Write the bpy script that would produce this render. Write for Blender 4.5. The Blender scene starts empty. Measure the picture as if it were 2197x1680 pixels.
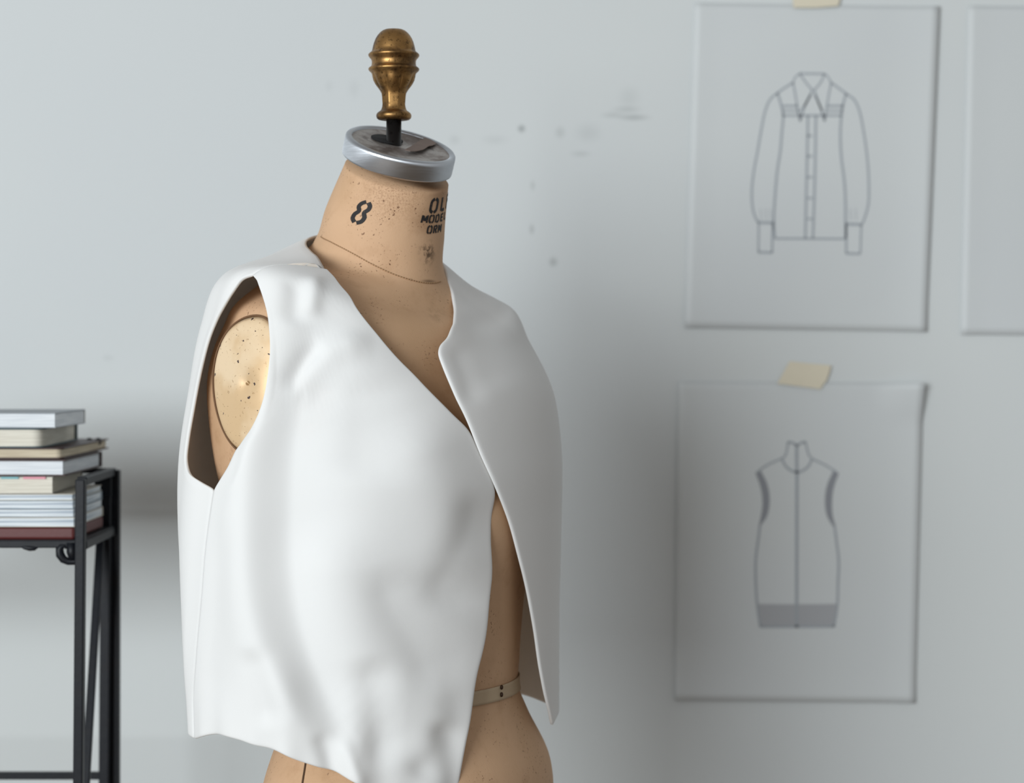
import bpy, bmesh, math, random
import numpy as np
from mathutils import Vector, Matrix

random.seed(7); rng = np.random.RandomState(7)
S = bpy.context.scene
COL = S.collection

# ------------------------------------------------------------------ camera
F = 4272.0            # focal length in pixels of the 2197 px wide frame
CX, HY, ZC = 1098.5, 750.0, 1.35
cam_d = bpy.data.cameras.new('camera'); cam = bpy.data.objects.new('camera', cam_d); COL.objects.link(cam)
cam.location = (0, 0, ZC); cam.rotation_euler = (math.pi/2, 0, 0)
cam_d.sensor_width = 36.0; cam_d.lens = F/2197.0*36.0
cam_d.shift_y = -(840.0-HY)/2197.0
cam_d.dof.use_dof = True; cam_d.dof.focus_distance = 1.76; cam_d.dof.aperture_fstop = 4.2
cam_d.clip_start = 0.05
S.camera = cam
# ------------------------------------------------------------------ light
w = bpy.data.worlds.new('room_light'); S.world = w; w.use_nodes = True
w.node_tree.nodes['Background'].inputs[0].default_value = (0.97, 0.96, 0.94, 1)
w.node_tree.nodes['Background'].inputs[1].default_value = 0.31
def area(name, loc, target, sx, sy, power, col):
    l = bpy.data.lights.new(name, 'AREA'); l.shape = 'RECTANGLE'; l.size = sx; l.size_y = sy; l.energy = power; l.color = col
    o = bpy.data.objects.new(name, l); COL.objects.link(o); o.location = loc
    o.rotation_euler = (Vector(target)-Vector(loc)).to_track_quat('-Z', 'Y').to_euler(); return o
area('window_light', (-2.70, -2.75, 1.98), (-0.1, 1.9, 1.25), 3.0, 1.9, 258.0, (0.92, 0.975, 1.0))
S.view_settings.view_transform = 'Standard'; S.view_settings.look = 'None'
S.view_settings.gamma = 1.0; S.view_settings.exposure = 0.05; S.view_settings.use_curve_mapping = False

def P(px, py, D):
    return Vector(((px-CX)/F*D, D, ZC-(py-HY)/F*D))

# ------------------------------------------------------------------ materials
def srgb(r, g, b):
    f = lambda c: (c/255/12.92) if c/255 <= 0.04045 else ((c/255+0.055)/1.055)**2.4
    return (f(r), f(g), f(b), 1)
class Mat:
    def __init__(s, name, col, rough=0.6, metal=0.0, spec=0.5):
        s.m = bpy.data.materials.new(name); s.m.use_nodes = True; s.t = s.m.node_tree; s.n = s.t.nodes; s.l = s.t.links
        s.b = s.n['Principled BSDF']; s.b.inputs['Base Color'].default_value = col
        s.b.inputs['Roughness'].default_value = rough; s.b.inputs['Metallic'].default_value = metal
        s.b.inputs['Specular IOR Level'].default_value = spec
        s.col = None; s.base = col
        s.tc = s.n.new('ShaderNodeTexCoord'); s.bumpn = None
    def noise(s, scale, detail=4, rough=0.55, dist=0.0, stretch=None, coord='Object'):
        n = s.n.new('ShaderNodeTexNoise'); n.inputs['Scale'].default_value = scale; n.inputs['Detail'].default_value = detail
        n.inputs['Roughness'].default_value = rough; n.inputs['Distortion'].default_value = dist
        src = s.tc.outputs[coord]
        if stretch:
            mp = s.n.new('ShaderNodeMapping'); mp.inputs['Scale'].default_value = stretch; s.l.new(src, mp.inputs['Vector']); src = mp.outputs[0]
        s.l.new(src, n.inputs['Vector']); return n.outputs['Fac']
    def ramp(s, fac, a, b, inv=False):
        r = s.n.new('ShaderNodeMapRange'); r.inputs['From Min'].default_value = a; r.inputs['From Max'].default_value = b
        r.interpolation_type = 'SMOOTHSTEP'
        if inv: r.inputs['To Min'].default_value = 1; r.inputs['To Max'].default_value = 0
        s.l.new(fac, r.inputs['Value']); return r.outputs[0]
    def mul(s, a, b):
        m = s.n.new('ShaderNodeMath'); m.operation = 'MULTIPLY'
        for i, x in enumerate((a, b)):
            if isinstance(x, (int, float)): m.inputs[i].default_value = x
            else: s.l.new(x, m.inputs[i])
        return m.outputs[0]
    def mix(s, fac, col):
        m = s.n.new('ShaderNodeMix'); m.data_type = 'RGBA'
        if s.col is None: m.inputs['A'].default_value = s.base
        else: s.l.new(s.col, m.inputs['A'])
        m.inputs['B'].default_value = col
        if isinstance(fac, (int, float)): m.inputs['Factor'].default_value = fac
        else: s.l.new(fac, m.inputs['Factor'])
        s.col = m.outputs['Result']; s.l.new(s.col, s.b.inputs['Base Color']); return s
    def spot(s, p, r, r2=None):
        """mask near a point of the object (p in object space), radius r metres, ragged by noise"""
        v = s.n.new('ShaderNodeVectorMath'); v.operation = 'SUBTRACT'; s.l.new(s.tc.outputs['Object'], v.inputs[0]); v.inputs[1].default_value = p
        k = s.n.new('ShaderNodeVectorMath'); k.operation = 'MULTIPLY'; s.l.new(v.outputs[0], k.inputs[0])
        rr = r if isinstance(r, tuple) else (r, r, r); k.inputs[1].default_value = tuple(1/x for x in rr)
        q = s.n.new('ShaderNodeVectorMath'); q.operation = 'LENGTH'; s.l.new(k.outputs[0], q.inputs[0])
        return s.ramp(q.outputs['Value'], 0.0, 1.0, inv=True)
    def bump(s, h, strength=0.2, dist=0.001):
        b = s.n.new('ShaderNodeBump'); b.inputs['Strength'].default_value = strength; b.inputs['Distance'].default_value = dist
        s.l.new(h, b.inputs['Height'])
        if s.bumpn: s.l.new(s.bumpn.outputs[0], b.inputs['Normal'])
        s.bumpn = b; s.l.new(b.outputs[0], s.b.inputs['Normal']); return s
    def rough(s, fac, a, b):
        r = s.n.new('ShaderNodeMapRange'); r.inputs['To Min'].default_value = a; r.inputs['To Max'].default_value = b
        s.l.new(fac, r.inputs['Value']); s.l.new(r.outputs[0], s.b.inputs['Roughness']); return s

# ------------------------------------------------------------------ helpers
def tag(o, label=None, cat=None, group=None, kind=None):
    if label: o['label'] = label
    if cat: o['category'] = cat
    if group: o['group'] = group
    if kind: o['kind'] = kind
    return o
def empty(name, loc, label=None, cat=None, group=None):
    o = bpy.data.objects.new(name, None); COL.objects.link(o); o.location = loc; o.empty_display_size = .05
    return tag(o, label, cat, group)
def obj(name, verts, faces, mats, parent=None, smooth=True, recalc=True, loc=None):
    """verts are world coordinates; the object's origin goes to loc (or to the middle of the mesh)"""
    me = bpy.data.meshes.new(name)
    V = np.array([tuple(v) for v in verts], dtype=float)
    if loc is None: loc = Vector(tuple((V.max(0)+V.min(0))/2))
    loc = Vector(loc)
    me.from_pydata([tuple(v-np.array(loc)) for v in V], [], [tuple(f) for f in faces])
    if recalc:
        bm = bmesh.new(); bm.from_mesh(me); bmesh.ops.recalc_face_normals(bm, faces=bm.faces); bm.to_mesh(me); bm.free()
    for m in (mats if isinstance(mats, (list, tuple)) else [mats]): me.materials.append(m.m)
    if smooth: me.polygons.foreach_set('use_smooth', [True]*len(me.polygons))
    o = bpy.data.objects.new(name, me); COL.objects.link(o)
    if parent is not None:
        o.parent = parent
        pl = Vector((0, 0, 0)); q = parent
        while q is not None: pl += q.location; q = q.parent
        o.location = loc - pl
    else: o.location = loc
    return o
def bevel(o, w=0.001, seg=2, angle=30):
    m = o.modifiers.new('bevel', 'BEVEL'); m.width = w; m.segments = seg; m.limit_method = 'ANGLE'; m.angle_limit = math.radians(angle); return o
class MB:
    def __init__(s): s.v = []; s.f = []
    def add(s, v, f):
        k = len(s.v); s.v += [tuple(x) for x in v]; s.f += [tuple(i+k for i in q) for q in f]; return s
    def box(s, x0, x1, y0, y1, z0, z1, M=None):
        v = [Vector((x, y, z)) for x in (x0, x1) for y in (y0, y1) for z in (z0, z1)]
        if M: v = [M @ q for q in v]
        return s.add(v, [(0,1,3,2),(4,6,7,5),(0,4,5,1),(2,3,7,6),(0,2,6,4),(1,5,7,3)])
    def bar(s, a, b, wx, wy, up=Vector((0,0,1))):
        a = Vector(a); b = Vector(b); d = (b-a).normalized()
        ref = Vector((0,1,0)) if abs(d.y) < .9 else Vector((0,0,1))
        x = d.cross(ref).normalized(); y = d.cross(x).normalized()
        v = []
        for p in (a, b):
            for sx, sy in ((-1,-1),(1,-1),(1,1),(-1,1)): v.append(p + x*sx*wx/2 + y*sy*wy/2)
        return s.add(v, [(0,1,2,3),(7,6,5,4),(0,4,5,1),(1,5,6,2),(2,6,7,3),(3,7,4,0)])
    def tube(s, pts, r, n=10, closed=False):
        pts = [Vector(p) for p in pts]; N = len(pts); rr = r if isinstance(r, (list, tuple)) else [r]*N
        ring = []; prev = None
        for i, p in enumerate(pts):
            a = pts[(i-1) % N] if (i or closed) else p; b = pts[(i+1) % N] if (i < N-1 or closed) else p
            d = (b-a).normalized()
            if prev is None:
                ref = Vector((0,0,1)) if abs(d.z) < .9 else Vector((1,0,0)); x = d.cross(ref).normalized()
            else: x = (prev - d*prev.dot(d)).normalized()
            prev = x; y = d.cross(x)
            ring.append([p + (x*math.cos(2*math.pi*k/n)+y*math.sin(2*math.pi*k/n))*rr[i] for k in range(n)])
        v = [q for R in ring for q in R]; f = []
        for i in range(N if closed else N-1):
            j = (i+1) % N
            for k in range(n): f.append((i*n+k, i*n+(k+1) % n, j*n+(k+1) % n, j*n+k))
        if not closed: f += [tuple(range(n)), tuple((N-1)*n+k for k in range(n))]
        return s.add(v, f)
    def lathe(s, prof, c, n=64, mod=None, capb=True, capt=True):
        v = []; f = []
        for i, (z, r) in enumerate(prof):
            for k in range(n):
                a = 2*math.pi*k/n; q = r*(mod(a, i, z) if mod else 1)
                v.append((c[0]+q*math.cos(a), c[1]+q*math.sin(a), z))
        for i in range(len(prof)-1):
            for k in range(n): f.append((i*n+k, i*n+(k+1) % n, (i+1)*n+(k+1) % n, (i+1)*n+k))
        if capb: f.append(tuple(range(n)))
        if capt: f.append(tuple((len(prof)-1)*n+k for k in range(n)))
        return s.add(v, f)
    def build(s, name, mats, parent=None, smooth=False, **k): return obj(name, s.v, s.f, mats, parent, smooth, **k)

def cr(xs, ys, x):
    """smooth (monotone-ish cubic hermite) interpolation; ys (n,k)"""
    xs = np.asarray(xs, float); ys = np.asarray(ys, float)
    if ys.ndim == 1: ys = ys[:, None]
    x = np.clip(np.asarray(x, float), xs[0], xs[-1])
    h = np.diff(xs); d = np.diff(ys, axis=0)/h[:, None]
    m = np.zeros_like(ys); m[0] = d[0]; m[-1] = d[-1]
    for i in range(1, len(xs)-1): m[i] = (d[i-1]*h[i]+d[i]*h[i-1])/(h[i-1]+h[i])
    i = np.clip(np.searchsorted(xs, x, side='right')-1, 0, len(xs)-2)
    t = ((x-xs[i])/h[i])[..., None]; hh = h[i][..., None]
    return (2*t**3-3*t**2+1)*ys[i]+(t**3-2*t**2+t)*hh*m[i]+(-2*t**3+3*t**2)*ys[i+1]+(t**3-t**2)*hh*m[i+1]
def resample(pts, n):
    """n points evenly along a smoothed polyline"""
    p = np.asarray(pts, float); p = p[np.r_[True, np.linalg.norm(np.diff(p, axis=0), axis=1) > 1e-6]]; d = np.r_[0, np.cumsum(np.linalg.norm(np.diff(p, axis=0), axis=1))]
    return cr(d, p, np.linspace(0, d[-1], n))

# ------------------------------------------------------------------ local frame of the dress form
PHI = math.radians(52); CU, SU = math.cos(PHI), math.sin(PHI)
OX, OY = (845-CX)/F*1.862, 1.862
def W3(u, v, z):            # u toward the form's left (away from camera), v toward its front
    return np.stack([OX+CU*u+SU*v, OY+SU*u-CU*v, z], axis=-1)
def proj(p): return np.stack([CX+F*p[..., 0]/p[..., 1], HY+F*(ZC-p[..., 2])/p[..., 1]], axis=-1)

class Loft:
    # ring: w, cv, A, Bf, Bb, n, z, zs, zf, zb, tu, tv
    def __init__(s, rings, nfd=0.0, narrow=False): s.nfd = nfd; s.narrow = narrow; s.r = np.array(rings, float); s.w = s.r[:, 0]
    def __call__(s, al, w, off=0.0):
        al = np.asarray(al, float); w = np.asarray(w, float); al, w = np.broadcast_arrays(al, w)
        q = cr(s.w, s.r[:, 1:], w); cv, A, Bf, Bb, n, z0, zs, zf, zb, tu, tv = [q[..., i] for i in range(11)]
        c, sn = np.cos(al), np.sin(al); e = 2/np.where(c >= 0, n-s.nfd*np.clip((n-2)/.3, 0, 1), n)
        B = np.where(c >= 0, Bf, Bb)+off
        u = -(A+off)*np.sign(sn)*np.abs(sn)**e; v = B*np.sign(c)*np.abs(c)**e
        if s.narrow: t = np.clip((w-3.3)/1.0, 0, 1); u = np.where(u > 0, u*(1-.10*t*t*(3-2*t)), u)
        z = z0+zs*sn*sn+zf*np.where(c > 0, c*c, 0)+zb*np.where(c < 0, c*c, 0)+tu*u+tv*v
        return W3(u, cv+v, z)
    def normal(s, al, w):
        e = 1e-3; a = s(al+e, w)-s(al-e, w); b = s(al, w+e)-s(al, w-e)
        n = np.cross(a, b); n /= np.linalg.norm(n, axis=-1, keepdims=True)+1e-12; return n
    def table(s, a0, a1, w0, w1, na=361, nw=300):
        A, Wt = np.meshgrid(np.linspace(a0, a1, na), np.linspace(w0, w1, nw), indexing='ij')
        return A.ravel(), Wt.ravel(), proj(s(A, Wt)).reshape(-1, 2)
    def find(s, pts, rng_):
        """surface coordinates of points given where they are seen"""
        A, Wt, q = s.table(*rng_); out = []
        for p in pts:
            i = np.argmin(((q-np.array(p))**2).sum(1)); out.append((A[i], Wt[i]))
        return np.array(out)
R = math.radians
#            w     cv     A     Bf    Bb    n    z      zs     zf     zb     tu     tv
BODY = Loft([
 [0.0,  .020, .150, .105, .118, 2.1, .800, 0, 0, 0, 0, 0],
 [0.8,  .022, .164, .112, .122, 2.1, .900, 0, 0, 0, 0, 0],
 [1.2,  .024, .158, .108, .110, 2.1, .960, 0, 0, 0, 0, 0],
 [1.6,  .020, .132, .094, .096, 2.1, 1.010, 0, 0, 0, 0, 0],
 [1.8,  .018, .119, .092, .087, 2.1, 1.034, 0, 0, 0, 0, 0],
 [2.0,  .018, .120, .093, .088, 2.1, 1.058, 0, 0, 0, 0, 0],
 [2.5,  .008, .132, .108, .104, 2.15,1.120, 0, 0, 0, 0, 0],
 [3.2,  .000, .158, .130, .140, 2.3, 1.210, 0, 0, 0, 0, 0],
 [3.7,  .000, .166, .122, .149, 2.5, 1.270, 0, 0, 0, 0, 0],
 [4.2,  .000, .167, .090, .147, 2.65, 1.330, 0, 0, 0, 0, 0],
 [4.6,  .000, .161, .078, .132, 2.5, 1.365, .002, 0, .01, 0, 0],
 [4.8,  -.005, .155, .075, .112, 2.3, 1.374, .015, 0.002, .026, 0, 0],
 [4.95, -.010, .125, .067, .096, 2.1, 1.382, .022, 0.004, .042, 0, 0],
 [5.1,  -.015, .088, .064, .077, 2.0, 1.397, .020, 0.003, .048, 0, 0],
 [5.2,  -.019, .068, .064, .064, 2.0, 1.413, .010, 0, .040, 0, -.05],
 [5.3,  -.018, .0605,.0610, .0605, 2.0, 1.432, 0, 0, .020, 0.02, -.20],
 [5.6,  -.011, .0555,.0560, .0560, 2.0, 1.470, 0, 0, 0, .07, -.34],
 [6.0,   .004, .0480,.0480, .0485, 2.0, 1.514, 0, 0, 0, .14, -.40],
], .45)
def grid(al, ws, f, closed=False):
    A, Wt = np.meshgrid(al, ws, indexing='ij'); p = f(A, Wt); na, nw = A.shape
    faces = []
    for i in range(na if closed else na-1):
        j = (i+1) % na
        for k in range(nw-1): faces.append((i*nw+k, j*nw+k, j*nw+k+1, i*nw+k+1))
    return p.reshape(-1, 3), faces, (na, nw)

# ------------------------------------------------------------------ the room
WY = 2.45
wallm = Mat('wall_paint', srgb(208, 212, 212), .75, spec=.25)
wallm.mix(wallm.mul(wallm.ramp(wallm.noise(1.3, 3), .35, .7), .25), srgb(193, 198, 205))
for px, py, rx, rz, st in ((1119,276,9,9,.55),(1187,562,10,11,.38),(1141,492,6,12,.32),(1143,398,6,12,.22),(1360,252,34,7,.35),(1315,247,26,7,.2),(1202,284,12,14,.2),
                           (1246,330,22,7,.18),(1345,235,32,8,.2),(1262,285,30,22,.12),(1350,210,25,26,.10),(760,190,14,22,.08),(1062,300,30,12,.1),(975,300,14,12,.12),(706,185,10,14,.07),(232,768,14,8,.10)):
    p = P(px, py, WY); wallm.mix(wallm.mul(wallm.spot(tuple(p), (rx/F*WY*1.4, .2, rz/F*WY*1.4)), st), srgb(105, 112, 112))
wallm.bump(wallm.noise(260, 5), .12, .0008); wallm.bump(wallm.noise(9, 3), .10, .004)
o = MB().box(-3.2, 3.2, WY, WY+.12, 0, 2.9).build('wall_back', wallm, loc=(0, 0, 0)); tag(o, kind='structure')
floorm = Mat('floor_boards', srgb(110, 92, 74), .5)
floorm.mix(floorm.mul(floorm.noise(6, 4, stretch=(1, 8, 1)), .5), srgb(88, 72, 56)); floorm.bump(floorm.noise(30, 4, stretch=(1, 12, 1)), .15, .001)
tag(MB().box(-3.2, 3.2, -2.5, WY+.12, -.1, 0).build('floor', floorm, loc=(0, 0, 0)), kind='structure')
tag(MB().box(-3.2, 3.2, WY-.014, WY, 0, .09).build('baseboard_back', Mat('trim_paint', srgb(214, 216, 214), .5)), kind='structure')

# ------------------------------------------------------------------ dress form
form = empty('dress_form', (OX, OY, 0), 'canvas-covered tailor\'s dress form with metal neck cap and bronze finial, wearing the white vest', 'dress form')
canvas = Mat('aged_canvas', srgb(207, 170, 136), .72, spec=.3)
canvas.mix(canvas.mul(canvas.ramp(canvas.noise(9, 5, .6), .38, .68), .35), srgb(182, 146, 108))
canvas.mix(canvas.mul(canvas.ramp(canvas.noise(34, 6, .65), .5, .72), .25), srgb(160, 120, 84))
sp = canvas.mul(canvas.ramp(canvas.noise(420, 3, .6), .62, .68), canvas.ramp(canvas.noise(24, 3), .48, .62))
canvas.mix(canvas.mul(sp, .9), srgb(96, 62, 40))
def cs(px, py, D, r, st, col=(120, 82, 48), nz=0):
    p = P(px, py, D); m = canvas.spot((p.x-OX, p.y-OY, p.z), r)
    if nz: m = canvas.mul(m, canvas.ramp(canvas.noise(nz, 5, .7), .46, .60))
    canvas.mix(canvas.mul(m, st), srgb(*col))
cs(925, 405, 1.84, .026, .75); cs(905, 470, 1.83, .022, .4); cs(915, 542, 1.835, .016, .9, (60, 44, 28), 130); cs(935, 535, 1.85, .006, .45, (60, 44, 30), 200)
cs(775, 372, 1.80, .020, .95, (125, 70, 40), 330); cs(840, 400, 1.80, .05, .5, (120, 76, 46), 620); cs(800, 350, 1.80, .03, .35, (150, 110, 74))
cs(880, 598, 1.80, (.003,.03,.003), .9, (50, 34, 20)); cs(925, 603, 1.83, (.013,.02,.0025), .8, (86, 60, 36))
cs(1045, 1640, 1.76, .011, .5, (110, 84, 56), 120); cs(440, 900, 1.80, (.01,.02,.02), .55, (110, 66, 44), 150); cs(480, 985, 1.76, .02, .6, (140, 92, 66), 330)
cs(930, 690, 1.82, (.018,.03,.022), .35, (120, 96, 64), 60)
canvas.bump(canvas.noise(900, 2), .25, .0004); canvas.bump(canvas.noise(60, 4), .10, .0015)
al = np.linspace(0, 2*math.pi, 161)[:-1]
pts, fc, (na, nw) = grid(al, np.linspace(0, 6.0, 240), BODY, closed=True)
fc = list(fc)+[tuple(i*nw for i in range(na)), tuple(i*nw+nw-1 for i in range(na))]
torso = obj('torso', pts, fc, canvas, form, loc=(OX, OY, 0))

# waist tape with pins
tapem = Mat('waist_tape', srgb(196, 176, 148), .8); tapem.mix(tapem.mul(tapem.noise(60, 4), .4), srgb(166, 142, 112)); tapem.bump(tapem.noise(700, 2, stretch=(1, 1, .2)), .3, .0004)
wt0, wt1 = 1.775, 1.885
def tape_f(A, Wt): return BODY(A, Wt, .0014)
pts, fc, _ = grid(al, np.linspace(wt0, wt1, 6), tape_f, closed=True)
tape = obj('waist_tape', pts, fc, tapem, form); sd = tape.modifiers.new('thick', 'SOLIDIFY'); sd.thickness = .0012; sd.offset = 0
tag(tape, 'narrow pale cotton tape pinned round the waist')
pinm = Mat('rusty_pin', srgb(66, 46, 32), .5, .6)
for py in (1474, 1490):
    a = BODY.find([(1070, py)], (-1.2, .8, 1.6, 2.0))[0]; p = BODY(a[0], a[1], .003); n = W3(*[np.array(q) for q in (0., 1., 0.)])-W3(*[np.array(q) for q in (0., 0., 0.)])
    mb = MB(); c = Vector(tuple(p))
    mb.lathe([(c.z-.0022, .0004), (c.z-.0015, .0012), (c.z, .0015), (c.z+.0015, .0012), (c.z+.0022, .0004)], (c.x, c.y), 10); mb.build('pin', pinm, tape, True)

# stitched seams: ribbons and stitches laid on the canvas
seam_m = Mat('seam_thread', srgb(182, 148, 112), .8); dark_m = Mat('dark_seam', srgb(84, 62, 42), .8)
def seam(name, pts_px, rg, mat, r=.0006, n=60, off=.0004, parent=torso):
    aw = BODY.find(pts_px, rg); aw = resample(aw, n); p = BODY(aw[:, 0], aw[:, 1], off)
    return MB().tube([tuple(q) for q in p], r, 6).build(name, mat, parent, True)
def stitches(pts_px, rg, n, mat, name='stitching', ln=.6, r=.0005, off=.0008):
    aw = BODY.find(pts_px, rg); aw = resample(aw, n*2+1); p = BODY(aw[:, 0], aw[:, 1], off); mb = MB()
    for i in range(n): a, b = Vector(tuple(p[2*i])), Vector(tuple(p[2*i+1])); mb.tube([a, a.lerp(b, .5), b], r, 5)
    o = mb.build(name, mat, torso, True); return o
nseam = [(690, 508), (712, 520), (760, 545), (810, 572), (850, 590), (880, 600), (905, 606), (932, 607), (945, 603)]
seam('neck_seam', nseam, (-.64, 2.45, 4.9, 5.6), seam_m, .0004, 80)
stitches(nseam, (-.64, 2.45, 4.9, 5.6), 60, Mat('neck_thread', srgb(156, 124, 90), .8))
seam('side_seam', [(660, 1600), (656, 1640), (650, 1680), (645, 1720), (640, 1780)], (.4, 2.6, .2, 1.7), dark_m, .0009, 40)

# stencilled characters on the neck
inkm = Mat('stencil_ink', srgb(24, 22, 24), .7); inkm.mix(inkm.mul(inkm.ramp(inkm.noise(500, 4), .6, .7), .6), srgb(110, 84, 60))
NB = BODY
def ribbon(poly, wd, n=24):
    """flat ribbon of a stroke in the plane (mm); returns left and right edges"""
    p = resample(poly, n); t = np.gradient(p, axis=0); t /= np.linalg.norm(t, axis=1, keepdims=True)+1e-9; nn = np.stack([-t[:, 1], t[:, 0]], 1)
    return p+nn*wd/2, p-nn*wd/2
def neck_map(xy, a0, w0, sx=1, shear=0.0):
    r = .0565; wz = .127     # metres per unit w along the neck in this zone
    x = xy[:, 0]+shear*xy[:, 1]
    return BODY(a0-(x*.001)/r, w0+xy[:, 1]*.001/wz, .00035)
def glyph(mb, strokes, a0, w0, scx, scy, wd, shear=0.15):
    for st in strokes:
        L, Rr = ribbon(np.array(st, float)*np.array([scx, scy]), wd)
        A, B = neck_map(L, a0, w0, shear=shear), neck_map(Rr, a0, w0, shear=shear); n = len(A)
        mb.add(list(A)+list(B), [(i, i+1, n+i+1, n+i) for i in range(n-1)])
GL = {
 '8': [[(-.06,1),(-.34,.86),(-.42,.70),(-.22,.52),(-.42,.30),(-.40,.12),(-.12,-.02)], [(.14,1.0),(.40,.86),(.42,.70),(.24,.52),(.44,.30),(.36,.10),(.06,-.02)]],
 'O': [[(-.08,1),(-.36,.85),(-.42,.5),(-.36,.15),(-.08,0)], [(.1,1),(.38,.85),(.44,.5),(.38,.15),(.1,0)]],
 'L': [[(-.25,1),(-.25,.5),(-.25,.04)], [(-.1,.08),(.15,.08),(.4,.08)]],
 'F': [[(-.3,1),(-.3,.5),(-.3,0)], [(-.12,.93),(.1,.93),(.38,.93)], [(-.12,.55),(.05,.55),(.25,.55)]],
 'M': [[(-.45,0),(-.45,.5),(-.45,1)], [(-.3,.9),(-.15,.55),(0,.25)], [(.05,.25),(.18,.55),(.3,.9)], [(.45,1),(.45,.5),(.45,0)]],
 'D': [[(-.35,0),(-.35,.5),(-.35,1)], [(-.1,1),(.3,.85),(.4,.5),(.3,.15),(-.1,0)]],
 'E': [[(-.3,0),(-.3,.5),(-.3,1)], [(-.12,.93),(.1,.93),(.35,.93)], [(-.12,.5),(.05,.5),(.28,.5)], [(-.12,.07),(.1,.07),(.35,.07)]],
 'R': [[(-.35,0),(-.35,.5),(-.35,1)], [(-.12,.95),(.3,.88),(.36,.7),(.2,.52),(-.1,.48)], [(.05,.42),(.22,.2),(.38,0)]],
}
rgN = (-.62, 2.3, 5.1, 6.0)
mb = MB(); a8 = BODY.find([(765, 472)], rgN)[0]
glyph(mb, GL['8'], a8[0], a8[1]-.02, 12.5, 24.0, 4.3, .16)
tag(mb.build('stencilled_numeral', inkm, torso), 'black stencilled figure 8')
mb = MB()
def line(text, px0, py, pitch, sx, sy, wd):
    a, w_ = BODY.find([(px0, py)], rgN)[0]
    for i, ch in enumerate(text): glyph(mb, GL[ch], a-i*pitch, w_, sx, sy, wd, .10)
def word(*a):
    global mb
    mb = MB(); line(*a); tag(mb.build('stencilled_lettering', inkm, torso), 'black stencilled word round the front of the neck')
word('OLF', 928, 456, .30, 11.5, 14.4, 3.4)
word('MODEL', 909, 478, .165, 7.0, 8.0, 2.2)
word('ORM', 920, 501, .155, 6.4, 8.2, 2.1)

# neck cap
alum = Mat('brushed_aluminium', srgb(198, 202, 208), .34, 1.0)
alum.b.inputs['Anisotropic'].default_value = .85
tg_ = alum.n.new('ShaderNodeTangent'); tg_.direction_type = 'RADIAL'; tg_.axis = 'Z'; alum.l.new(tg_.outputs[0], alum.b.inputs['Tangent'])
alum.rough(alum.noise(40, 4, stretch=(1, 1, 14)), .26, .44); alum.bump(alum.noise(60, 4, stretch=(1, 1, 25)), .12, .0004)
alum.mix(alum.mul(alum.ramp(alum.noise(30, 4), .5, .75), .35), srgb(160, 166, 176))
# frame of the tilted cap plane
psi = R(33.8); th = R(24.5)
down = Vector((math.sin(psi)*math.cos(th), -math.cos(psi)*math.cos(th), -math.sin(th)))   # toward the low edge
side = Vector((math.cos(psi), math.sin(psi), 0)); nrm = side.cross(down); nrm = nrm if nrm.z > 0 else -nrm
cc = P(861, 308, 1.852)
def capP(a, r, h, k=1.0): return cc + (side*math.cos(a)+down*math.sin(a)*k)*r + nrm*h
def cap_lathe(prof, n=96):
    v = [capP(2*math.pi*k/n, r, h) for (r, h) in prof for k in range(n)]; f = []
    for i in range(len(prof)-1):
        for k in range(n): f.append((i*n+k, i*n+(k+1) % n, (i+1)*n+(k+1) % n, (i+1)*n+k))
    return v, f
v, f = cap_lathe([(.0485,-.0195),(.0505,-.0195),(.0520,-.0190),(.0523,-.0175),(.0523,-.004),(.0520,-.0018),(.0508,-.0003),(.0490,.0002),(.0475,-.0003),(.0465,-.0012),(.0462,-.0022)])
cap = obj('neck_cap', v, f, alum, form); tag(cap, 'brushed aluminium band round the top of the neck')
platem = Mat('tarnished_plate', srgb(176, 170, 166), .5, .7)
platem.mix(platem.ramp(platem.noise(28, 5, .65), .42, .62), srgb(122, 110, 104)); platem.mix(platem.mul(platem.ramp(platem.noise(80, 4), .55, .7), .6), srgb(84, 74, 70)); platem.rough(platem.noise(30), .35, .7)
v, f = cap_lathe([(.0466,-.0020),(.040,-.0026),(.030,-.0034),(.018,-.0042)]); f.append(tuple(3*96+k for k in range(96)))
obj('cap_plate', v, f, platem, cap)
blk = Mat('painted_hole_shade', srgb(20, 19, 20), .9)  # near-black disc on the plate paints the shade inside the pole hole
n = 40; po = Vector((OX, OY, 0))
# where the pole pierces the plate
tt = (cc-Vector((OX, OY, 0))).dot(nrm)/nrm.z; pc = Vector((OX, OY, tt))-nrm*.003
v = [pc + side*(-.004) - down*.005 + side*math.cos(2*math.pi*k/n)*(.016) + down*math.sin(2*math.pi*k/n)*.0125 for k in range(n)]
v = v + [q+nrm*.0008 for q in v]
obj('slot', v, [tuple(range(n)), tuple(n+k for k in range(n))]+[(k, (k+1) % n, n+(k+1) % n, n+k) for k in range(n)], blk, cap)
paper_m = Mat('brown_paper_scrap', srgb(128, 112, 104), .8); paper_m.mix(paper_m.mul(paper_m.noise(90, 4), .6), srgb(96, 80, 72))
a_, b_ = side, down
q0 = P(914, 293, 1.87); 
def onplate(px, py, h=.0012):
    d = (P(px, py, 1.0)-Vector((0, 0, ZC))); o_ = Vector((0, 0, ZC)); t = (cc+nrm*(h-.0022)-o_).dot(nrm)/d.dot(nrm); return o_+d*t
pl = [(868,322),(880,316),(896,305),(914,295),(925,301),(936,309),(928,313),(920,314),(908,322),(893,325),(880,325)]
v = [onplate(*q) for q in pl]; m_ = len(v); v = v+[q+nrm*.0006 for q in v]
obj('paper_scrap', v, [tuple(range(m_)), tuple(m_+k for k in range(m_))]+[(k, (k+1) % m_, m_+(k+1) % m_, m_+k) for k in range(m_)], paper_m, cap, smooth=False)
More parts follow.
